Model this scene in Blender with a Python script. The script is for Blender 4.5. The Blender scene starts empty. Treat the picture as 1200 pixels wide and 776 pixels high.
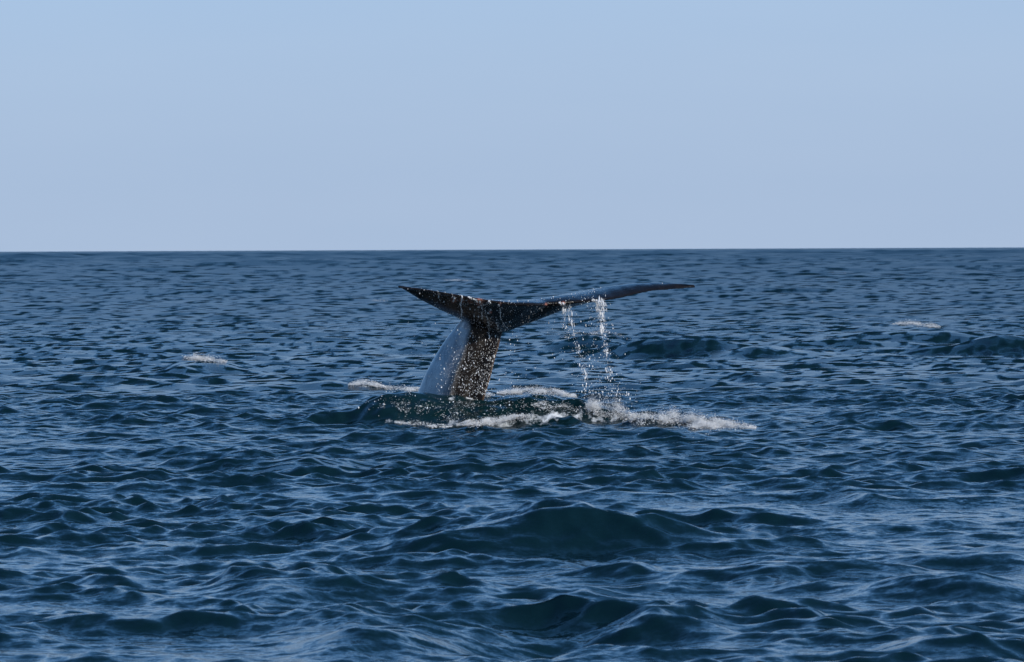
import bpy, math, random
import numpy as np
from mathutils import Vector, Matrix

S = bpy.context.scene
COL = S.collection
rng = np.random.default_rng(11)
random.seed(11)

# ------------------------------------------------------------------ camera
CAM_H = 2.55
FPX = 6000.0                     # focal length in photograph pixels (1200 wide)
PITCH = math.degrees(math.atan((388 - 292.4) / FPX))
ROLL = -0.24
cd = bpy.data.cameras.new('camera')
cam = bpy.data.objects.new('camera', cd)
COL.objects.link(cam)
S.camera = cam
cd.sensor_width = 36.0
cd.lens = FPX / 1200 * 36.0
cd.clip_start = 0.5
cd.clip_end = 200000
MROT = (Matrix.Rotation(math.radians(90 - PITCH), 4, 'X') @ Matrix.Rotation(math.radians(ROLL), 4, 'Z'))
cam.matrix_world = Matrix.Translation((0, 0, CAM_H)) @ MROT
cd.dof.use_dof = True
cd.dof.focus_distance = 77
cd.dof.aperture_fstop = 13

def at(px, py, Y):
    """photograph pixel + distance -> point in the place"""
    d = MROT.to_3x3() @ Vector(((px - 600) / FPX, (388 - py) / FPX, -1))
    return Vector((0, 0, CAM_H)) + d * (Y / d.y)

# ------------------------------------------------------------------ sky and sun
SUN_EL, SUN_AZ = 26.0, 128.0     # azimuth clockwise from the view direction
w = bpy.data.worlds.new('World'); S.world = w; w.use_nodes = True
nt = w.node_tree
sk = nt.nodes.new('ShaderNodeTexSky'); sk.sky_type = 'NISHITA'; sk.sun_disc = False
sk.sun_elevation = math.radians(SUN_EL); sk.sun_rotation = math.radians(SUN_AZ)
sk.altitude = 0; sk.air_density = 0.6; sk.dust_density = 0.1; sk.ozone_density = 3.0
# sea haze low in the sky, the same all round: pale blue fading out with height
tc = nt.nodes.new('ShaderNodeTexCoord'); sx = nt.nodes.new('ShaderNodeSeparateXYZ')
nt.links.new(tc.outputs['Generated'], sx.inputs[0])
m0 = nt.nodes.new('ShaderNodeMath'); m0.operation = 'MULTIPLY'
nt.links.new(sx.outputs[2], m0.inputs[0]); nt.links.new(sx.outputs[2], m0.inputs[1])
m1 = nt.nodes.new('ShaderNodeMath'); m1.operation = 'MULTIPLY'; m1.inputs[1].default_value = -1 / 0.21 ** 2
nt.links.new(m0.outputs[0], m1.inputs[0])
m2 = nt.nodes.new('ShaderNodeMath'); m2.operation = 'EXPONENT'; nt.links.new(m1.outputs[0], m2.inputs[0])
m3 = nt.nodes.new('ShaderNodeMath'); m3.operation = 'MULTIPLY'; m3.inputs[1].default_value = 0.98; m3.use_clamp = True
nt.links.new(m2.outputs[0], m3.inputs[0])
mx = nt.nodes.new('ShaderNodeMix'); mx.data_type = 'RGBA'; mx.clamp_factor = True
nt.links.new(m3.outputs[0], mx.inputs[0]); 
tn = nt.nodes.new('ShaderNodeMix'); tn.data_type = 'RGBA'; tn.blend_type = 'MULTIPLY'; tn.inputs[0].default_value = 1
tn.inputs[7].default_value = (0.86, 1.58, 1.80, 1)
nt.links.new(sk.outputs[0], tn.inputs[6]); nt.links.new(tn.outputs[2], mx.inputs[6])
wv = nt.nodes.new('ShaderNodeVectorMath'); wv.operation = 'MULTIPLY'; wv.inputs[1].default_value = (1, 1, 5)
nt.links.new(tc.outputs['Generated'], wv.inputs[0])
wn = nt.nodes.new('ShaderNodeTexNoise'); wn.inputs['Scale'].default_value = 9; wn.inputs['Detail'].default_value = 5
nt.links.new(wv.outputs[0], wn.inputs['Vector'])
hz = nt.nodes.new('ShaderNodeMix'); hz.data_type = 'RGBA'; nt.links.new(wn.outputs[0], hz.inputs[0])   # barely visible thin cloud
hz.inputs[6].default_value = (3.05, 3.93, 5.52, 1); hz.inputs[7].default_value = (3.40, 4.22, 5.72, 1)
nt.links.new(hz.outputs[2], mx.inputs[7])
nt.links.new(mx.outputs[2], nt.nodes['Background'].inputs[0])
nt.nodes['Background'].inputs[1].default_value = 0.122
sl = bpy.data.lights.new('sun', 'SUN'); sl.energy = 3.4; sl.angle = math.radians(0.5); sl.color = (1, 0.92, 0.80)
so = bpy.data.objects.new('sun', sl); COL.objects.link(so)
e, a = math.radians(SUN_EL), math.radians(SUN_AZ)
SUNV = Vector((math.cos(e) * math.sin(a), math.cos(e) * math.cos(a), math.sin(e)))
so.rotation_euler = (-SUNV).to_track_quat('-Z', 'Y').to_euler()
S.view_settings.view_transform = 'Standard'
S.view_settings.look = 'None'
S.view_settings.exposure = 0.0
S.view_settings.gamma = 1.0

# ------------------------------------------------------------------ helpers
def mesh_obj(name, v, f, mat, smooth=True):
    me = bpy.data.meshes.new(name)
    v = np.ascontiguousarray(v, dtype=np.float32); f = np.ascontiguousarray(f, dtype=np.int32)
    n = f.shape[1]
    me.vertices.add(len(v)); me.vertices.foreach_set('co', v.ravel())
    me.loops.add(f.size); me.loops.foreach_set('vertex_index', f.ravel())
    me.polygons.add(len(f))
    me.polygons.foreach_set('loop_start', np.arange(0, f.size, n, dtype=np.int32))
    me.polygons.foreach_set('loop_total', np.full(len(f), n, dtype=np.int32))
    me.polygons.foreach_set('use_smooth', np.full(len(f), smooth, dtype=bool))
    me.update(calc_edges=True)
    me.materials.append(mat)
    o = bpy.data.objects.new(name, me); COL.objects.link(o)
    return o

def tag(o, label=None, cat=None, group=None, kind=None):
    for k, val in (('label', label), ('category', cat), ('group', group), ('kind', kind)):
        if val: o[k] = val
    return o

class N:
    """short hand for building node trees"""
    def __init__(self, name):
        self.m = bpy.data.materials.new(name); self.m.use_nodes = True
        self.t = self.m.node_tree; self.b = self.t.nodes['Principled BSDF']
    def n(self, kind, ins=None, **kw):
        nd = self.t.nodes.new(kind)
        for k, val in kw.items(): setattr(nd, k, val)
        for k, val in (ins or {}).items(): self.put(nd.inputs[k], val)
        return nd
    def put(self, sock, val):
        if isinstance(val, bpy.types.NodeSocket): self.t.links.new(val, sock)
        else: sock.default_value = val
    def math(self, op, a, b=0.0, clamp=False):
        nd = self.n('ShaderNodeMath', {0: a, 1: b}, operation=op, use_clamp=clamp); return nd.outputs[0]
    def vm(self, op, a, b=(0, 0, 0)):
        nd = self.n('ShaderNodeVectorMath', {0: a, 1: b}, operation=op); return nd.outputs[0]
    def noise(self, vec, scale, detail=2.0, rough=0.5):
        return self.n('ShaderNodeTexNoise', {'Vector': vec, 'Scale': scale, 'Detail': detail, 'Roughness': rough})
    def maprange(self, v, a, b, c=0.0, d=1.0):
        return self.n('ShaderNodeMapRange', {0: v, 1: a, 2: b, 3: c, 4: d}).outputs[0]
    def mixc(self, f, a, b):
        nd = self.n('ShaderNodeMix', data_type='RGBA')
        self.put(nd.inputs[0], f); self.put(nd.inputs[6], a); self.put(nd.inputs[7], b)
        return nd.outputs[2]

def ruffle(M, layers, pos, amount=None, base=None):
    """a facet-sized tilt of the surface normal from several noise layers (slopes, not heights)"""
    geo = M.n('ShaderNodeNewGeometry')
    acc = geo.outputs['Normal'] if base is None else M.vm('ADD', geo.outputs['Normal'], base)
    for (scale, stretch, slope, detail) in layers:
        p = M.vm('MULTIPLY', pos, stretch)
        nz = M.noise(p, scale, detail, 0.55)
        d = M.vm('SUBTRACT', nz.outputs['Color'], (0.5, 0.5, 0.5))
        d = M.vm('MULTIPLY', d, (slope[0], slope[1], 0.0))
        if amount is not None:
            d = M.n('ShaderNodeVectorMath', {0: d, 3: amount}, operation='SCALE').outputs[0]
        acc = M.vm('ADD', acc, d)
    return M.vm('NORMALIZE', acc)

# ------------------------------------------------------------------ materials
def water_material():
    M = N('sea_water')
    pos = M.n('ShaderNodeNewGeometry').outputs['Position']
    # gusts: patches where the wind ruffles the surface more
    g = M.noise(M.vm('MULTIPLY', pos, (0.5, 0.22, 1)), 0.5, 3, 0.55).outputs[0]
    amt = M.maprange(g, 0.3, 0.7, 0.6, 1.35)
    slick = M.n('ShaderNodeAttribute', attribute_name='slick').outputs['Fac']
    amt = M.math('MULTIPLY', amt, M.maprange(slick, 0, 1, 1, 0.85))
    nrm = ruffle(M, [(2.6, (0.75, 1.0, 1), (0.28, 0.36, 0), 3),
                     (8.0, (0.75, 1.0, 1), (0.38, 0.50, 0), 3),
                     (26.0, (0.8, 1.0, 1), (0.26, 0.34, 0), 1)], pos, amt, M.n('ShaderNodeAttribute', attribute_name='tilt').outputs['Vector'])
    chop = M.n('ShaderNodeAttribute', attribute_name='fine_chop').outputs['Fac']
    rgh = M.math('POWER', M.math('ADD', chop, 0.0003), 0.25)
    foam = M.n('ShaderNodeAttribute', attribute_name='foam').outputs['Fac']
    n1 = M.noise(M.vm('MULTIPLY', pos, (1, 0.5, 1)), 5.0, 6, 0.68).outputs[0]
    fm = M.math('ADD', foam, M.math('MULTIPLY', M.math('SUBTRACT', n1, 0.5), 1.5))
    fm = M.maprange(fm, 0.5, 0.72)
    fm = M.math('MULTIPLY', fm, M.maprange(foam, 0.02, 0.2))
    M.put(M.b.inputs['Base Color'], M.mixc(fm, M.mixc(slick, (0.0024, 0.0140, 0.0185, 1), (0.004, 0.0185, 0.0215, 1)), (0.76, 0.77, 0.76, 1)))
    M.put(M.b.inputs['Roughness'], M.maprange(fm, 0, 1, rgh, 0.8))
    M.b.inputs['IOR'].default_value = 1.333
    M.put(M.b.inputs['Normal'], nrm)
    return M.m

def foam_material(name, col=(0.93, 0.91, 0.88, 1)):
    M = N(name)
    pos = M.n('ShaderNodeNewGeometry').outputs['Position']
    nz = M.noise(pos, 30.0, 3, 0.6).outputs[0]
    M.put(M.b.inputs['Base Color'], M.mixc(M.maprange(nz, 0.3, 0.7), (col[0] * .8, col[1] * .82, col[2] * .85, 1), col))
    M.b.inputs['Roughness'].default_value = 0.5
    M.b.inputs['Subsurface Weight'].default_value = 0.0
    return M.m

def drop_material():
    M = N('water_drops')
    M.b.inputs['Base Color'].default_value = (0.86, 0.86, 0.86, 1)
    M.b.inputs['Roughness'].default_value = 0.12
    M.b.inputs['IOR'].default_value = 1.333
    return M.m

def skin_material():
    M = N('wet_whale_skin')
    pos = M.n('ShaderNodeNewGeometry').outputs['Position']
    pale = M.n('ShaderNodeAttribute', attribute_name='pale').outputs['Fac']
    edge = M.n('ShaderNodeAttribute', attribute_name='sunlit_rim').outputs['Fac']
    mott = M.noise(M.vm('MULTIPLY', pos, (1.6, 1.6, 0.8)), 4.0, 8, 0.72).outputs[0]
    fine = M.noise(pos, 28.0, 4, 0.6).outputs[0]
    dark = M.mixc(M.maprange(mott, 0.35, 0.7), (0.005, 0.0042, 0.004, 1), (0.014, 0.010, 0.0085, 1))
    light = M.mixc(M.maprange(mott, 0.35, 0.65), (0.19, 0.20, 0.225, 1), (0.46, 0.46, 0.47, 1))
    c = M.mixc(M.math('ADD', pale, M.math('MULTIPLY', M.math('MULTIPLY', M.math('SUBTRACT', fine, 0.5), 0.9), M.math('MULTIPLY', pale, M.math('SUBTRACT', 1.0, pale))), clamp=True), dark, light)
    c = M.mixc(edge, c, (0.20, 0.13, 0.085, 1))
    glint = M.n('ShaderNodeAttribute', attribute_name='glint').outputs['Fac']
    c = M.mixc(M.math('MULTIPLY', glint, M.maprange(fine, 0.35, 0.6)), c, (0.75, 0.30, 0.22, 1))
    M.put(M.b.inputs['Base Color'], c)
    M.put(M.b.inputs['Roughness'], M.maprange(fine, 0.3, 0.7, 0.12, 0.30))
    M.b.inputs['IOR'].default_value = 1.36
    M.put(M.b.inputs['Specular IOR Level'], M.maprange(pale, 0, 1, 0.3, 0.5))
    # water running down: streaks stretched along the fall
    nr = ruffle(M, [(9.0, (1, 1, 0.18), (0.20, 0.20, 0), 2), (40.0, (1, 1, 0.35), (0.22, 0.22, 0), 2)], pos)
    M.put(M.b.inputs['Normal'], nr)
    return M.m

M_WATER, M_FOAM, M_DROP, M_SKIN = water_material(), foam_material('sea_foam'), drop_material(), skin_material()

# ------------------------------------------------------------------ the sea
NW = 320
lam = np.exp(np.linspace(math.log(0.20), math.log(10.0), NW) + rng.uniform(-.5, .5, NW) * math.log(33) / NW)
K = 2 * np.pi / lam
kp = 2 * np.pi / 3.9
SKEW = np.clip(lam - .5, 0, 1) * 0.4                              # crests lean forward: steep fronts, easy backs
slope = np.sqrt(2 * 0.053 / NW) * (lam / 1.2) ** -0.38 * np.exp(-0.625 * (kp / K) ** 2)
AMP = slope / K
spread = np.where(lam > 3.0, 0.34, np.where(lam > 1.0, 0.58, 0.95))
TH = math.radians(-90 - 9) + rng.normal(0, 1, NW) * spread       # running towards the boat
KX, KY = K * np.cos(TH), K * np.sin(TH)
PH = rng.uniform(0, 2 * np.pi, NW)
CHOP = 0.8

# single crests the photograph shows: photo x and y of the crest, how far it reaches in x (px), height (m), depth sigma (m), tilt
CRESTS = [
    (660, 590, 130, 0.27, 0.7, 0.05), (380, 596, 75, 0.10, 0.6, 0.0), (940, 652, 90, 0.09, 0.5, 0.10),
    (1125, 668, 80, 0.11, 0.5, -0.05), (1008, 573, 22, 0.07, 0.6, 0.0), (350, 532, 45, 0.10, 0.9, 0.1),
    (335, 668, 60, 0.10, 0.7, 0.05), (430, 722, 80, 0.10, 0.6, 0.05), (755, 712, 45, 0.07, 0.6, 0.0),
    (690, 392, 50, 0.27, 0.9, 0.1), (800, 396, 90, 0.25, 0.8, 0.25), (890, 404, 50, 0.16, 0.8, 0.3), (975, 393, 50, 0.16, 0.9, 0.2), (1075, 384, 100, 0.24, 1.1, 0.12), (1180, 391, 60, 0.28, 0.9, 0.2),
    (240, 420, 38, 0.17, 1.8, 0.05), (535, 328, 30, 0.30, 5.0, 0.0), (1090, 738, 55, 0.08, 0.5, 0.0),
]
CR = []
for (px, py, sx, hgt, sy, tilt) in CRESTS:
    hgt *= 1.25 if py > 430 else 1.55
    Y = FPX * (CAM_H - hgt - 0.05) / (py - 292.4 + (px - 600) * 0.0042)
    CR.append(((px - 600) / FPX * Y, Y, sx / FPX * Y, hgt, sy, tilt))
D0 = 76.7                                                        # distance of the whale
# water heaped up and drawn down around the tail
CR += [(0.27, 33.2, 0.45, -0.20, 0.8, 0.0)]                      # a hollow in the near chop
CR += [(-1.85, D0 - .35, 0.48, 0.30, 0.8, 0.0), (-1.2, D0 - .4, 0.5, 0.21, 0.75, 0.0), (-0.3, D0 - .5, 0.6, 0.22, 0.8, 0.0),
       (0.6, D0 - .35, 0.48, 0.28, 0.75, -0.1), (1.3, D0 - .6, 0.5, 0.15, 0.7, -.2), (-0.6, D0 - 2.7, 1.5, -0.10, 0.8, 0.0)]

NL = 18
LL_ = np.exp(rng.uniform(math.log(9), math.log(55), NL)); LTH = math.radians(-98) + rng.normal(0, .35, NL); LPH = rng.uniform(0, 6.28, NL)
LA = 0.018 * LL_ / (2 * np.pi) * np.minimum(1, (22 / LL_) ** .5)

LSPLIT, PEAK = 1.0, 0.38                                         # broad flat troughs, narrow peaks
SIGL = float(np.sqrt(0.5 * (AMP[lam >= LSPLIT] ** 2).sum()))
GUST = [(2 * math.pi / l * math.cos(t), 2 * math.pi / l * math.sin(t), p) for l, t, p in
        zip(rng.uniform(5, 26, 7), rng.uniform(0, math.pi, 7), rng.uniform(0, 6.28, 7))]

def sea(X, Y, ds=0.0, step=None, across=0.0):
    """displacement and the slopes the mesh is too coarse for (dx, dy, dz) of the water at rest position X, Y; ds = sampling step there"""
    X = X.astype(np.float32); Y = Y.astype(np.float32)
    dx = np.zeros_like(X); dy = np.zeros_like(X); dz = np.zeros_like(X)
    tx = np.zeros_like(X); ty = np.zeros_like(X)
    # long waves first (short index = short wave, so run backwards); their height then steers the short ones
    gain = np.float32(1); shaped = False
    for i in range(NW - 1, -1, -1):
        if lam[i] < LSPLIT and not shaped:
            shaped = True
            u = dz / np.float32(SIGL)
            dz = np.float32(SIGL / PEAK) * (np.exp(np.float32(PEAK) * np.where(u > 1.3, 1.3 + 0.7 * np.tanh((u - 1.3) / 0.7), u)) - np.float32(math.exp(PEAK ** 2 / 2)))
            gain = np.clip(np.float32(.78) + np.float32(.34) * u, .35, 1.25)
            gust = sum(np.sin(gx * X + gy * Y + gp) for gx, gy, gp in GUST).astype(np.float32)
            gain = gain * np.clip(1 + np.float32(.22) * gust, .45, 1.6)
        fade = min(1.0, max(0.0, (lam[i] / max(ds, 1e-6) - 2.2) / 2.0))
        lost = 0.0 if step is None else 1 - min(1.0, max(0.0, (lam[i] / step - 2.2) / 2.0))
        if lam[i] < 2.5 * across: lost = 0.0
        if fade <= 0 and lost <= 0: continue
        p = np.float32(KX[i]) * X + np.float32(KY[i]) * Y + np.float32(PH[i])
        s_, c_ = np.sin(p), np.cos(p)
        if lost > 0:
            tx += np.float32(AMP[i] * KX[i] * lost) * s_; ty += np.float32(AMP[i] * KY[i] * lost) * s_
        A = np.float32(AMP[i] * fade) * gain
        dz += A * c_
        l_ = A * np.float32(CHOP) * (s_ - np.float32(SKEW[i]) * c_)
        dx -= np.float32(math.cos(TH[i])) * l_
        dy -= np.float32(math.sin(TH[i])) * l_
    env = (1 - 0.12 * np.exp(-((X + .5) / 1.9) ** 2 - ((Y - D0 + .8) / 2.0) ** 2)).astype(np.float32)   # calmer in the whale's slick
    dx *= env; dy *= env; dz *= env
    if Y.max() > 170:                                             # low swell farther out
        en = np.clip((Y - 170) / 150, 0, 1) * (1 + 2.0 * np.clip((Y - 350) / 1500, 0, 1))
        for i in range(NL):
            k = 2 * np.pi / LL_[i]
            dz += (LA[i] * en * np.cos(k * math.cos(LTH[i]) * X + k * math.sin(LTH[i]) * Y + LPH[i])).astype(np.float32)
    for (cx, cy, sx, h, sy, tilt) in CR:
        u = (X - cx) / sx
        if not np.any(np.abs(u) < 4): continue
        v = (Y - cy - tilt * (X - cx) - 0.25 * sy * np.sin(2.3 * u + cx)) / sy
        v = np.where(v < 0, v * 1.5, v * 0.8)
        g = np.exp(-0.5 * u * u - 0.5 * v * v) * h
        dz += g.astype(np.float32)
        dy -= (0.4 * g).astype(np.float32)
    return (dx, dy, dz) if step is None else (dx, dy, dz, tx, ty)

rows = [-40000, -8000, -2000, -500, -150, -50, -15, 0, 5, 8, 10]
y = 10.0
while y < 60000:
    y += 0.4 if y < 23 else 0.06 if y < 60 else 0.085 if y < 92 else y * 0.0025 if y < 500 else y * 0.005 if y < 4000 else y * 0.08
    rows.append(y)
rows = np.array(rows)
NI, NO = 420, 22
si = np.linspace(-1, 1, NI + 1)
NM = 64                                                         # ever wider columns to either side of the view
mid = 1 + np.arange(1, NM + 1) / NM
so_ = 2 + np.arange(1, NO + 1) / NO
cols = np.concatenate([-so_[::-1], -mid[::-1], si, mid, so_])
R, C = len(rows), len(cols)
wid = np.maximum(np.abs(rows), 25) * 0.125 + 0.8
X0 = wid[:, None] * cols[None, :]
ac = np.abs(cols)[None, :]
wm_ = wid[:, None] * (1 + .12 * (ac - 1).clip(0, 1) + 2.6 * (ac - 1).clip(0, 1) ** 2)
we = wid * 3.72
reach = np.maximum(90000.0, wid * 8)
xo = np.where(ac > 2, we[:, None] * (reach / we)[:, None] ** ((ac - 2).clip(0) ** 1.3), wm_)
X0 = np.where(ac > 1, np.sign(cols)[None, :] * xo, X0)
TL = np.zeros((R, C, 3), np.float32)
UN = np.zeros((R, C), np.float32)                              # slope variance too small for the mesh, left to the roughness
V = np.zeros((R, C, 3), np.float32)
B = 40
for r0 in range(0, R, B):
    r1 = min(R, r0 + B)
    ds = max((np.diff(rows)[r0:r1].max() if r1 < R else 1e4), wid[r1 - 1] * 2 / NI)
    X = X0[r0:r1].astype(np.float32); Y = np.repeat(rows[r0:r1, None], C, 1)
    across = wid[r1 - 1] * 2 / NI
    dx, dy, dz, tx, ty = sea(X, Y, min(ds, 0.8), ds, across)
    damp = np.where(np.abs(cols) > 2, np.exp(-(np.abs(cols) - 2) * 14), 1)[None, :]   # coarse columns far to the side lie flat
    V[r0:r1, :, 0] = X + dx * damp; V[r0:r1, :, 1] = Y + dy * damp; V[r0:r1, :, 2] = dz * damp
    TL[r0:r1, :, 0] = tx * damp * 2.0; TL[r0:r1, :, 1] = ty * damp * 2.3
    lost = np.clip(1 - (lam / ds - 2.2) / 2.0, 0, 1) * np.where(lam < 2.5 * across, .25, .03)
    UN[r0:r1] = 0.5 * ((AMP * K) ** 2 * lost).sum() * damp + 0.5 * ((AMP * K) ** 2).sum() * (1 - damp)
idx = np.arange(R * C, dtype=np.int32).reshape(R, C)
F = np.stack([idx[:-1, :-1], idx[:-1, 1:], idx[1:, 1:], idx[1:, :-1]], -1).reshape(-1, 4)
sea_o = mesh_obj('sea', V.reshape(-1, 3), F, M_WATER)
tag(sea_o, 'dark blue choppy open sea under a clear pale sky', kind='structure')

from mathutils.bvhtree import BVHTree
ra, rb = np.searchsorted(rows, 60), np.searchsorted(rows, 650)
ca, cb = NO + NM, NO + NM + NI + 1
SUBV = V[ra:rb, ca:cb].reshape(-1, 3); ii = np.arange((rb - ra) * (cb - ca)).reshape(rb - ra, cb - ca)
SUBF = np.stack([ii[:-1, :-1], ii[:-1, 1:], ii[1:, 1:], ii[1:, :-1]], -1).reshape(-1, 4)
WATER = BVHTree.FromPolygons(SUBV.tolist(), SUBF.tolist())
def on_water(px, py):
    """the spot of the water surface seen at a photograph pixel"""
    o = Vector((0, 0, CAM_H)); d = (at(px, py, 80) - o).normalized()
    h = WATER.ray_cast(o, d)
    return h[0]

# foam painted where the water is really aerated: curves given as photo pixels, width in pixels, strength
FOAM_LINES = [
    ([(410, 452), (452, 454), (500, 458), (530, 464)], 5, 0.5),
    ([(520, 499), (560, 496), (600, 492), (640, 487), (690, 485)], 6, 0.6),
    ([(455, 494), (500, 498), (540, 499)], 5, 0.45),
    ([(436, 470), (520, 482), (600, 478), (690, 476)], 11, 0.30),
    ([(575, 463), (620, 460), (672, 465)], 5, 0.5),
    ([(640, 480), (680, 483), (720, 488), (780, 493), (830, 496), (885, 500)], 5, 0.5),
    ([(216, 420), (240, 421), (266, 424)], 3.5, 0.6),
    ([(1046, 380), (1080, 382), (1102, 384)], 3, 0.5),
    ([(655, 392), (700, 392), (740, 395)], 3, 0.42),
]
foam = np.zeros((R, C), np.float32)
Px, Py = V[..., 0], V[..., 1]
sub = slice(np.searchsorted(rows, 55), np.searchsorted(rows, 300))
ax, ay = Px[sub], Py[sub]
for (pts, wd, st) in FOAM_LINES:
    W = []
    for (p, q) in zip(pts[:-1], pts[1:]):
        for t in np.linspace(0, 1, 6): W.append(on_water(p[0] + (q[0] - p[0]) * t, p[1] + (q[1] - p[1]) * t))
    W = np.array([w[:2] for w in W if w is not None]); sw = wd * W[:, 1].mean() / FPX
    best = np.full(ax.shape, 1e9, np.float32)
    box = (ax > W[:, 0].min() - 1) & (ax < W[:, 0].max() + 1) & (ay > W[:, 1].min() - 4) & (ay < W[:, 1].max() + 4)
    bx, by = ax[box], ay[box]; bb = np.full(bx.shape, 1e9)
    for p in W:
        bb = np.minimum(bb, ((bx - p[0]) / (sw * 2)) ** 2 + ((by - p[1]) / (sw * 5)) ** 2)
    tmp_ = foam[sub]; tmp_[box] = np.maximum(tmp_[box], st * np.exp(-bb)); foam[sub] = tmp_
at_ = sea_o.data.attributes.new('foam', 'FLOAT', 'POINT')
at_.data.foreach_set('value', foam.ravel())

sea_o.data.attributes.new('fine_chop', 'FLOAT', 'POINT').data.foreach_set('value', UN.ravel())
sea_o.data.attributes.new('tilt', 'FLOAT_VECTOR', 'POINT').data.foreach_set('vector', TL.ravel())

sl_ = np.exp(-((Px + .7) / 1.7) ** 2 - ((Py - D0 + .8) / 1.6) ** 2)
sea_o.data.attributes.new('slick', 'FLOAT', 'POINT').data.foreach_set('value', np.clip(sl_ * 1.3, 0, 1).astype(np.float32).ravel())

# ------------------------------------------------------------------ the whale
def interp(tab, x):
    xs, ys = zip(*tab); return float(np.interp(x, xs, ys))

def ring_faces(nr, nc):
    f = []
    for i in range(nr - 1):
        for j in range(nc):
            f.append((i * nc + j, i * nc + (j + 1) % nc, (i + 1) * nc + (j + 1) % nc, (i + 1) * nc + j))
    return f

def smooth_loop(pts, n, sharp=()):
    """closed Catmull-Rom loop through pts, n points; knots in `sharp` keep a crease"""
    m = len(pts); out = []
    per = n // m
    for i in range(m):
        p0, p1, p2, p3 = pts[i - 1], pts[i], pts[(i + 1) % m], pts[(i + 2) % m]
        m1 = (p2 - p0) * .5; m2 = (p3 - p1) * .5
        if i in sharp: m1 = (p2 - p1) * 0.9
        if (i + 1) % m in sharp: m2 = (p2 - p1) * 0.9
        for k in range(per):
            t = k / per
            out.append(p1 * (2*t**3 - 3*t**2 + 1) + m1 * (t**3 - 2*t**2 + t) + p2 * (-2*t**3 + 3*t**2) + m2 * (t**3 - t**2))
    return out

# tail stock: photo rows -> left outline, keel crease, right outline
STOCK = [  # py, left x, keel x, right x
    (356, 556, 560, 598), (372, 545, 549, 597), (385, 534, 552, 590.5), (395, 526, 549, 587), (405, 519, 547, 585),
    (421, 509, 541, 580), (438, 500, 534, 576), (452, 494, 530, 572), (466, 488, 526, 568), (482, 480, 520, 564), (520, 462, 500, 556), (560, 440, 480, 548)]
tv, NCS = [], 48
for (py, xl, xk, xr) in STOCK:
    t = min(1.0, max(0.0, (py - 362) / 60))
    s_ = 0.01278
    wr, wl = (xr - xk) * s_, (xk - xl) * s_
    yk = D0 - 0.42 * min(1, wr / .5)
    keel = at(xk, py, yk)
    right = at(xr, py, D0 + 0.02)
    midr = (keel + right) * .5 + Vector((0.05, -0.09, 0))
    left = at(xl, py, yk + 0.12 + wl * 1.35)
    midl = (keel + left) * .5 + Vector((-0.07, -0.07, 0)) * min(1, wl / .35)
    back = (left + right) * .5 + Vector((0.12, 0.38 + .3 * t, 0))
    back2 = right * .75 + back * .25 + Vector((.03, .18, 0))
    loop = [keel, midr, right, back2, back, left, midl]
    loop = smooth_loop([Vector(p) for p in loop], 49, sharp=(0, 2))
    tv += [tuple(p) for p in loop]
NCS = 49
tf = ring_faces(len(STOCK), NCS)
tf.append(tuple(range(NCS))); tf.append(tuple(reversed(range((len(STOCK) - 1) * NCS, len(STOCK) * NCS))))

# flukes: in plan u runs along the span, v from the leading to the trailing edge
PSI = math.radians(42); U = (math.cos(PSI), math.sin(PSI)); Vv = (math.sin(PSI), -math.cos(PSI))
SPAN = 2.98
BL = [(0, -.05), (.08, 0.0), (.25, .2), (.5, .55), (.75, .86), (.9, 1.06), (1, 1.22)]
BT = [(0, 1.18), (.06, 1.26), (.15, 1.34), (.4, 1.31), (.7, 1.22), (.9, 1.2), (1, 1.24)]
LT = [(440, 334), (469, 335), (496, 337), (535, 343.5), (574, 350.5), (605, 354), (650, 354)]
LL = [(460, 335), (469, 336), (489, 348.5), (514, 361), (538, 371), (560, 378), (590, 384)]
RT = [(640, 354), (660, 352.5), (676, 351), (707, 348.8), (725, 346.5), (746, 341.6), (764, 338), (790, 336.5), (815, 335)]
RL = [(570, 384), (597, 372), (615, 364), (646, 353), (669, 347), (694, 341.5), (707, 338.8), (733, 334.5), (759, 332.6), (790, 332.8), (815, 334.4)]
TH_ = [(0, .17), (.12, .15), (.3, .10), (.55, .06), (.8, .028), (1, .011)]
XR = (580 - 600) / FPX * D0
def fluke_pt(sgn, t, edge):
    a = sgn * SPAN * t; b = interp(BL if edge == 'L' else BT, t)
    x = XR + a * U[0] + b * Vv[0]; y = D0 + 0.15 + a * U[1] + b * Vv[1]
    px = 600 + x / y * FPX
    tab = {(-1, 'L'): LL, (-1, 'T'): LT, (1, 'L'): RL, (1, 'T'): RT}[(sgn, edge)]
    return at(px, interp(tab, px), y)
ST = np.concatenate([-np.linspace(1, .06, 26), [0], np.linspace(.06, 1, 26)])
NP = 13                                                        # points per side of a section
ch = (1 - np.cos(np.linspace(0, np.pi, NP))) / 2
fv = []
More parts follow.
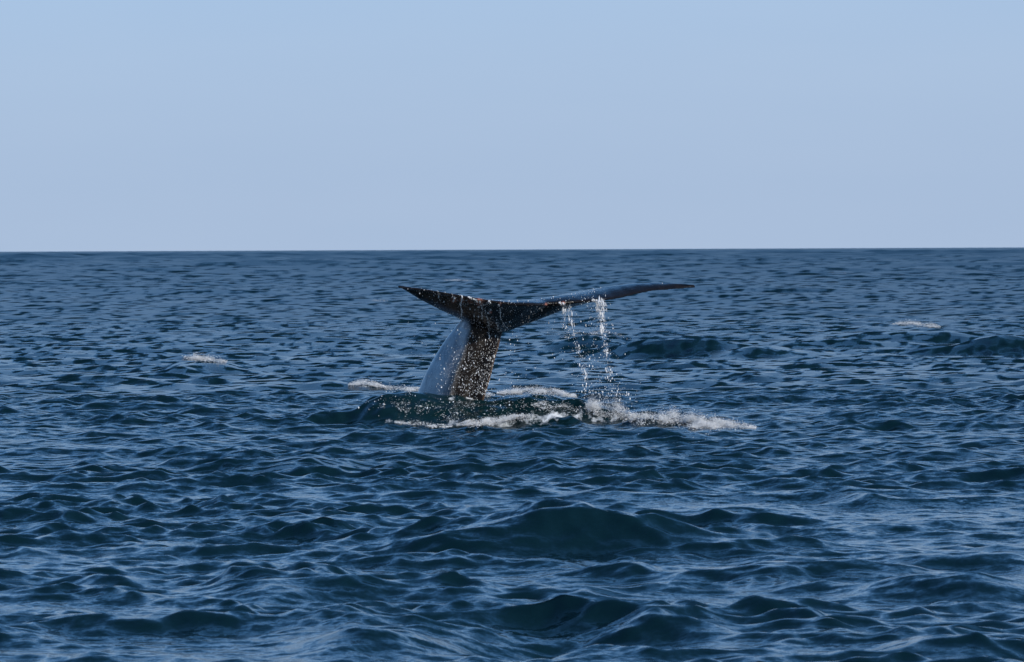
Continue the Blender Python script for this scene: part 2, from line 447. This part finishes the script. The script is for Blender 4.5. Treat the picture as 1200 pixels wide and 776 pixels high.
for s in ST:
    t = abs(s)
    if t == 0:
        L = (fluke_pt(-1, 0, 'L') + fluke_pt(1, 0, 'L')) / 2; T = (fluke_pt(-1, 0, 'T') + fluke_pt(1, 0, 'T')) / 2
    else:
        L = fluke_pt(int(np.sign(s)), t, 'L'); T = fluke_pt(int(np.sign(s)), t, 'T') - Vector((0, 0, .012))
    th = interp(TH_, t)
    ax = Vector((U[0], U[1], 0)); nrm = ax.cross(T - L)
    nrm = nrm.normalized() if nrm.length > 1e-5 else Vector((0, 0, 1))
    if nrm.z < 0: nrm = -nrm
    prof = th * 2.05 * np.sqrt(ch) * (1 - ch) ** 0.9 + 0.012 * (1 - .75 * t) * np.sqrt(np.clip(ch * 8, 0, 1)) + .003
    cam_ = [Vector((0, 0, .035 * (1 - .9 * t) * math.sin(math.pi * c ** 2.2) - .018 * c ** 6)) for c in ch]   # the hind margin rolls over
    up = [L.lerp(T, c) + nrm * h * 1.0 + k for c, h, k in zip(ch, prof, cam_)]
    dn = [L.lerp(T, c) - nrm * h * 1.25 + k for c, h, k in zip(ch, prof, cam_)]
    fv += [tuple(p) for p in up] + [tuple(p) for p in dn[::-1]]
ff = ring_faces(len(ST), 2 * NP)
ff.append(tuple(range(2 * NP))); ff.append(tuple(reversed(range((len(ST) - 1) * 2 * NP, len(ST) * 2 * NP))))

import bmesh
bm = bmesh.new()
for vs, fs in ((tv, tf), (fv, ff)):
    bv = [bm.verts.new(p) for p in vs]
    nf = [bm.faces.new([bv[i] for i in f]) for f in fs]
    bmesh.ops.recalc_face_normals(bm, faces=nf)
me = bpy.data.meshes.new('whale_rough'); bm.to_mesh(me); bm.free()
tmp = bpy.data.objects.new('whale_rough', me); COL.objects.link(tmp)
md = tmp.modifiers.new('r', 'REMESH'); md.mode = 'VOXEL'; md.voxel_size = 0.0145
md = tmp.modifiers.new('s', 'SMOOTH'); md.factor = 0.5; md.iterations = 4
dg = bpy.context.evaluated_depsgraph_get()
wm = bpy.data.meshes.new_from_object(tmp.evaluated_get(dg))
bpy.data.objects.remove(tmp); bpy.data.meshes.remove(me)
wm.name = 'whale'
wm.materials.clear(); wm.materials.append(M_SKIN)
wm.polygons.foreach_set('use_smooth', np.ones(len(wm.polygons), bool))
whale = bpy.data.objects.new('whale', wm); COL.objects.link(whale)
tag(whale, 'diving whale showing its dark wet tail flukes and slate grey tail stock', 'whale')
nv = len(wm.vertices)
WC = np.zeros(nv * 3, np.float32); wm.vertices.foreach_get('co', WC); WC = WC.reshape(-1, 3)
WN = np.zeros(nv * 3, np.float32); wm.vertex_normals.foreach_get('vector', WN); WN = WN.reshape(-1, 3)
# paler slate flank: everything to the left of the keel, away from the flukes
keel_x = np.array([at(k, p, D0 - .4).x for (p, l, k, r) in STOCK]); keel_z = np.array([at(k, p, D0 - .4).z for (p, l, k, r) in STOCK])
kx = np.interp(WC[:, 2], keel_z[::-1], keel_x[::-1])
zc = at(560, 380, D0).z
sm = lambda v, a, b: np.clip((v - a) / (b - a), 0, 1) ** 2 * (3 - 2 * np.clip((v - a) / (b - a), 0, 1))
soft = np.interp(WC[:, 2], [.35, 1.25], [.22, .05])
pale = sm((kx - WC[:, 0]) / soft, -0.5, 1.0) * sm(zc + .10 - WC[:, 2] - 0.25*np.abs(WC[:, 0] + .75), 0.0, 0.08)
pale = np.maximum(pale, sm(WC[:, 1], D0 + .15, D0 + .35) * sm(zc - WC[:, 2], 0, .1) * .6)
wm.attributes.new('pale', 'FLOAT', 'POINT').data.foreach_set('value', pale.astype(np.float32))
rx = np.interp(WC[:, 2], keel_z[::-1], np.array([at(r, p, D0).x for (p, l, k, r) in STOCK])[::-1])
edge = sm(WC[:, 0] - rx, -0.04, 0.0) * sm(zc - WC[:, 2], 0.05, .3) * .5  # golden sunlit rim painted down the stock's right outline
wm.attributes.new('sunlit_rim', 'FLOAT', 'POINT').data.foreach_set('value', edge.astype(np.float32))

glint = np.zeros(nv)
for (px, py, rad_) in ((532, 351.5, 2.8), (562, 354, 3.6), (551, 353, 3.0), (541, 352, 2.2), (586, 357, 1.6), (640, 357, 1.5), (575, 366, 1.4), (660, 355.5, 1.8)):      # pinkish sun glints painted into the skin colour by the trailing edge
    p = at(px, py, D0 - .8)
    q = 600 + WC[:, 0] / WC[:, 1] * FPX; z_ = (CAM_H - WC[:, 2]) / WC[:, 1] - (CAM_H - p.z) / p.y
    glint = np.maximum(glint, np.exp(-((q - px) / rad_) ** 2 - (z_ * FPX / rad_) ** 2) * (WN[:, 1] < 0) * (1.0 if rad_ != 3.0 else .4))
wm.attributes.new('glint', 'FLOAT', 'POINT').data.foreach_set('value', glint.astype(np.float32))

# ------------------------------------------------------------------ drops, falling water, foam
def ico(sub):
    b = bmesh.new(); bmesh.ops.create_icosphere(b, subdivisions=sub, radius=1.0)
    v = np.array([x.co[:] for x in b.verts]); f = np.array([[x.index for x in q.verts] for q in b.faces]); b.free()
    return v, f
ICO1 = ico(1)
OCTA = (np.array([(1, 0, 0), (-1, 0, 0), (0, 1, 0), (0, -1, 0), (0, 0, 1), (0, 0, -1)], float),
        np.array([(0, 2, 4), (2, 1, 4), (1, 3, 4), (3, 0, 4), (2, 0, 5), (1, 2, 5), (3, 1, 5), (0, 3, 5)]))

def blobs(name, cen, rad, mat, tpl=ICO1, lump=0.0):
    """many small drops or bubbles as one mesh; rad is (n,3)"""
    tv_, tf_ = tpl
    cen = np.asarray(cen, float); rad = np.asarray(rad, float)
    if rad.ndim == 1: rad = np.repeat(rad[:, None], 3, 1)
    n = len(cen)
    v = tv_[None] * rad[:, None, :]
    if lump: v *= 1 + rng.uniform(-lump, lump, (n, len(tv_), 1))
    v = v + cen[:, None, :]
    f = tf_[None] + (np.arange(n) * len(tv_))[:, None, None]
    return mesh_obj(name, v.reshape(-1, 3), f.reshape(-1, 3), mat)

# drops clinging to and sheeting off the skin
fi = np.where((WN[:, 1] < -0.05) & (WC[:, 2] > 0.38))[0]
dens = np.interp(WC[fi, 2], [0.35, .85, 1.25, 1.55, 1.95], [1.0, .7, .3, .25, .2]) * np.where(pale[fi] > .5, .35, 1.0)
left_out = WC[fi, 0] < at(520, 340, D0).x
dens *= np.where(left_out, .6, 1); dens *= np.where(WC[fi, 0] > at(604, 360, D0).x, .45, 1); dens *= np.where(WC[fi, 0] > at(712, 340, D0).x, .06, 1)
pick = rng.choice(fi, 1900, replace=False, p=dens / dens.sum())
r = rng.gamma(1.3, 0.0013, len(pick)) + .0009
spray = blobs('skin_drops', WC[pick] + WN[pick] * r[:, None] * .5, np.stack([r, r, r * rng.uniform(1, 2.8, len(r))], 1), M_DROP)
tag(spray, 'white water drops beaded all over the wet whale tail', 'water drops', kind='stuff')

# rivulets on the underside of the flukes (photo px: x, top, bottom)
cen, rad = [], []
def skin_at(px, py):
    """nearest skin point facing the boat along the sight line"""
    p = at(px, py, D0); o = Vector((0, 0, CAM_H)); d = (p - o).normalized()
    return d, o
bvh = BVHTree.FromPolygons([tuple(c) for c in WC], [tuple(p.vertices) for p in wm.polygons])
for (x0, y0, x1, y1, n, wd) in [(541, 346, 540, 371, 55, 1.4), (563, 352, 566, 374, 26, 1.0), (584, 356, 590, 384, 40, 1.0), (569, 360, 575, 400, 40, 1.2),
                                (548, 347, 560, 354, 40, 2.5), (576, 353, 560, 360, 22, 2.5), (513, 341, 515, 352, 14, 1.0), (655, 354, 662, 358, 30, 2.0), (694, 352, 706, 353, 45, 1.5), (530, 343, 532, 354, 16, 1.2)]:
    for i in range(int(n * 2.2)):
        t = rng.random(); px = x0 + (x1 - x0) * t + rng.normal(0, wd * .38) + .8 * math.sin(t * 9 + x0); py = y0 + (y1 - y0) * t + rng.normal(0, .6)
        d, o = skin_at(px, py); h = bvh.ray_cast(o, d)
        if h[0] is None: continue
        cen.append(h[0] - d * .004); q = rng.gamma(1.5, .0016) + .0012; rad.append((q, q, q * rng.uniform(1, 2.6)))
tag(blobs('rivulets', cen, rad, M_DROP), 'thin white rivulets running down the underside of the flukes', 'rivulets', kind='stuff')

# drops in the air in front of and below the tail
cen, rad = [], []
def air(n, x0, y0, x1, y1, Y0, Y1, rs=1.0):
    for _ in range(n):
        cen.append(at(rng.uniform(x0, x1), rng.uniform(y0, y1), rng.uniform(Y0, Y1)))
        q = (rng.gamma(1.3, .0017) + .0010) * rs; rad.append((q, q, q * rng.uniform(1, 1.8)))
def airg(n, x, y, sx, sy, Y0, Y1, rs=1.0):
    for _ in range(n):
        cen.append(at(rng.normal(x, sx), min(rng.normal(y, sy), 478), rng.uniform(Y0, Y1)))
        q = (rng.gamma(1.3, .0017) + .0010) * rs; rad.append((q, q, q * rng.uniform(1, 1.8)))
air(70, 478, 345, 545, 450, D0 - 2.2, D0 - .9)
airg(260, 545, 425, 14, 24, D0 - 1.3, D0 - .5)
airg(150, 550, 448, 24, 12, D0 - 1.6, D0 - .6)
airg(90, 598, 425, 6, 26, D0 - .9, D0 - .2)
air(60, 590, 375, 700, 470, D0 - 1.4, D0 - .3)
air(110, 430, 458, 700, 490, D0 - 3.0, D0 - 1.2)
airg(70, 600, 470, 40, 8, D0 - 1.6, D0 - .6)
airg(40, 450, 470, 25, 9, D0 - 1.8, D0 - .8)
for _ in range(420):
    px = rng.choice([rng.uniform(640, 708), rng.normal(664, 5), rng.normal(698, 7)]); py = 353 + rng.exponential(22)
    if py < 470: cen.append(at(px + (py - 353) * .1, py, D0 - .35 + rng.normal(0, .15))); q = rng.gamma(1.3, .0014) + .0009; rad.append((q, q, q * rng.uniform(1.2, 3)))
airg(220, 706, 432, 10, 26, D0 - .8, D0 - .2)
airg(260, 712, 466, 15, 9, D0 - 1.0, D0 - .2)
airg(120, 684, 430, 8, 26, D0 - .9, D0 - .3)
tag(blobs('spray', cen, rad, M_DROP), 'loose white drops flying in the air around the tail stock', 'spray', kind='stuff')

# streams pouring off the right fluke: photo path, spread (px), amount
def stream(path, label, n, Yd):
    c, rd = [], []
    P = np.array([p[:2] for p in path], float); sp = [p[2] for p in path]; dn = np.array([p[3] for p in path], float)
    L = np.concatenate([[0], np.cumsum(np.hypot(*np.diff(P, axis=0).T))])
    tt = np.linspace(0, L[-1], 400); pdf = np.interp(tt, L, dn) * (.12 + np.abs(np.sin(tt * .31 + n) * np.sin(tt * .117 + 1)) ** 1.3 + np.where(tt < 22, .5, 0)); pdf /= pdf.sum()
    tsel = rng.choice(tt, n, p=pdf)
    ns = 7; strands = rng.normal(0, 1, ns)                        # the water falls in a few strands
    for t in tsel:
        k = rng.integers(ns)
        x = np.interp(t, L, P[:, 0]); yy = np.interp(t, L, P[:, 1]); s = np.interp(t, L, sp)
        c.append(at(x + s * strands[k] * .75 + rng.standard_t(2) * s * .45 + .5 * math.sin(t * .13 + k), yy + rng.normal(0, 1.2), Yd + rng.normal(0, .08)))
        q = min(.011, .0013 * (1 + rng.pareto(1.7))); rd.append((q, q, q * rng.uniform(1.2, 8.0 if t < L[-1] * .3 else 3.0)))
    return tag(blobs('falling_water', c, rd, M_DROP), label, 'falling water', kind='stuff', group='water streams pouring off the right fluke')
stream([(700.5, 352, 3.5, 3.2), (702, 362, 3.2, 3), (704, 374, 2.0, 2.2), (706, 392, 1.6, 1.8), (709, 410, 1.8, 1.8), (712, 432, 2.0, 1.8), (714, 444, 3.5, 1.2), (720, 458, 6, 1.2), (724, 474, 9, 1.4)],
       'long white stream pouring from the trailing edge, rightmost and thickest', 950, D0 - .25)
stream([(665, 354, 1.2, .3), (670, 376, 1.6, .3), (673, 392, 1.6, .8), (677, 405, 2, 1.2), (681, 418, 3, 1.8), (686, 430, 4, 2.2), (688, 442, 4, 2.2), (687, 453, 3, 1.8), (692, 464, 6, 1.0), (700, 474, 10, .8)],
       'broken white stream of drops falling left of the thick stream', 480, D0 - .5)
stream([(660, 354, 2.2, 2), (661, 366, 1.6, 1.2), (662, 380, 2.2, .6), (666, 400, 5, .3)],
       'short thin dribble under the middle of the right fluke', 200, D0 - .45)

# whitewater: lumps of foam heaped on the surface; photo path, half height (px), lumps
def whitewater(name, pts, n, hgt, half, label, cat, group=None, rs=1.0, kind='stuff'):
    """hgt = height of the lumps in metres, half = half width of the patch in photo pixels"""
    P = np.array(pts, float)
    L = np.concatenate([[0], np.cumsum(np.hypot(*np.diff(P, axis=0).T))])
    ncl = max(4, int(L[-1] / 7)); cl = rng.uniform(0, L[-1], ncl); cw = rng.uniform(.1, 1.0, ncl) ** 2 + .05; co = rng.normal(0, half * .8, ncl); ch_ = rng.uniform(.25, 1.3, ncl)
    c, rd = [], []
    for _ in range(int(n * 1.7)):
        k_ = .5
        if rng.random() < .8:
            j = rng.choice(ncl, p=cw / cw.sum()); t = cl[j] + rng.standard_t(3) * 3.2; off = co[j] + rng.standard_t(3) * half * .3; k_ = ch_[j]
        else:
            t = rng.uniform(0, L[-1]); off = rng.normal(0, half * 1.1)
        if t < 0 or t > L[-1]: continue
        tp = math.sin(math.pi * min(.97, max(.03, t / L[-1]))) ** .5
        p = on_water(np.interp(t, L, P[:, 0]), np.interp(t, L, P[:, 1]) + off * tp)
        if p is None: continue
        up = abs(rng.normal()) * hgt * tp * k_
        q = (rng.gamma(1.5, .0013) + .0014) * rs * (.6 if up > hgt else 1)
        c.append((p.x, p.y + rng.normal(0, .08), p.z + up - q * .2)); rd.append((q * rng.uniform(1, 2.2), q * rng.uniform(1, 2.2), q * rng.uniform(.5, 1)))
    return tag(blobs(name, c, rd, M_FOAM, OCTA, .25), label, cat, group, kind)

whitewater('foam_streak', [(695, 485), (720, 488), (750, 490), (790, 493), (830, 496), (886, 501)], 13000, .055, 3.3,
           'long streak of churned white foam right of the whale tail', 'foam')
whitewater('foam_streak', [(622, 474), (650, 478), (680, 481), (705, 484)], 1000, .02, 3.2, 'thin dappled foam between the tail and the long streak', 'foam')
whitewater('splash', [(686, 478), (708, 482), (738, 486)], 3200, .12, 4.5, 'white splash where the falling water hits the sea', 'splash', rs=.8)
whitewater('foam_streak', [(535, 498), (560, 495), (585, 493), (608, 490), (628, 487)], 5500, .02, 2.4, 'low white foam patch in front of the tail base', 'foam')
whitewater('foam_streak', [(582, 461), (610, 459), (628, 457), (645, 460), (676, 465)], 5500, .045, 2.2, 'lumpy white foam just right of the tail stock', 'foam')
whitewater('foam_streak', [(408, 451), (420, 449), (436, 450), (452, 454)], 2800, .035, 2.0, 'bright foam on the crest left of the tail stock', 'foam')
whitewater('foam_streak', [(446, 454), (470, 455), (500, 457)], 1700, .02, 1.7, 'thin foam line along the water left of the tail stock', 'foam')
whitewater('foam_streak', [(462, 494), (495, 497), (530, 499)], 1300, .01, 1.6, 'thin foam patch low on the water left of the tail base', 'foam')
whitewater('foam_streak', [(440, 470), (520, 482), (600, 478), (690, 476)], 1000, .012, 9, 'sparse flecks of foam scattered over the green swell at the tail', 'foam')
whitewater('foam_streak', [(546, 466), (562, 466), (580, 463)], 900, .03, 1.7, 'white foam collar at the foot of the tail stock', 'foam')

G = 'small whitecaps breaking on the open sea'
whitewater('whitecap', [(214, 419), (232, 420), (250, 422), (266, 424)], 2600, .05, 2.4, 'small whitecap breaking on the open sea left of the tail', 'whitecap', G, 1.1)
whitewater('whitecap', [(1046, 380), (1070, 380), (1102, 383)], 2200, .05, 1.3, 'whitecap on the long crest at the far right', 'whitecap', G, 1.3)
whitewater('whitecap', [(655, 395), (685, 390), (705, 389), (740, 397)], 450, .03, 2.2, 'broken whitecap on the swell behind the falling water', 'whitecap', G, 1.2)
whitewater('whitecap', [(520, 328.5), (536, 328.5), (552, 329)], 300, .04, .5, 'faint distant whitecap above the left fluke', 'whitecap', G, 2.2)
whitewater('whitecap', [(970, 320), (982, 320), (992, 320.5)], 130, .04, .4, 'tiny distant whitecap under the horizon on the right', 'whitecap', G, 2.2)
whitewater('whitecap', [(434, 352), (446, 352), (455, 353)], 120, .03, .5, 'tiny pale whitecap left of the left fluke tip', 'whitecap', G, 1.6)
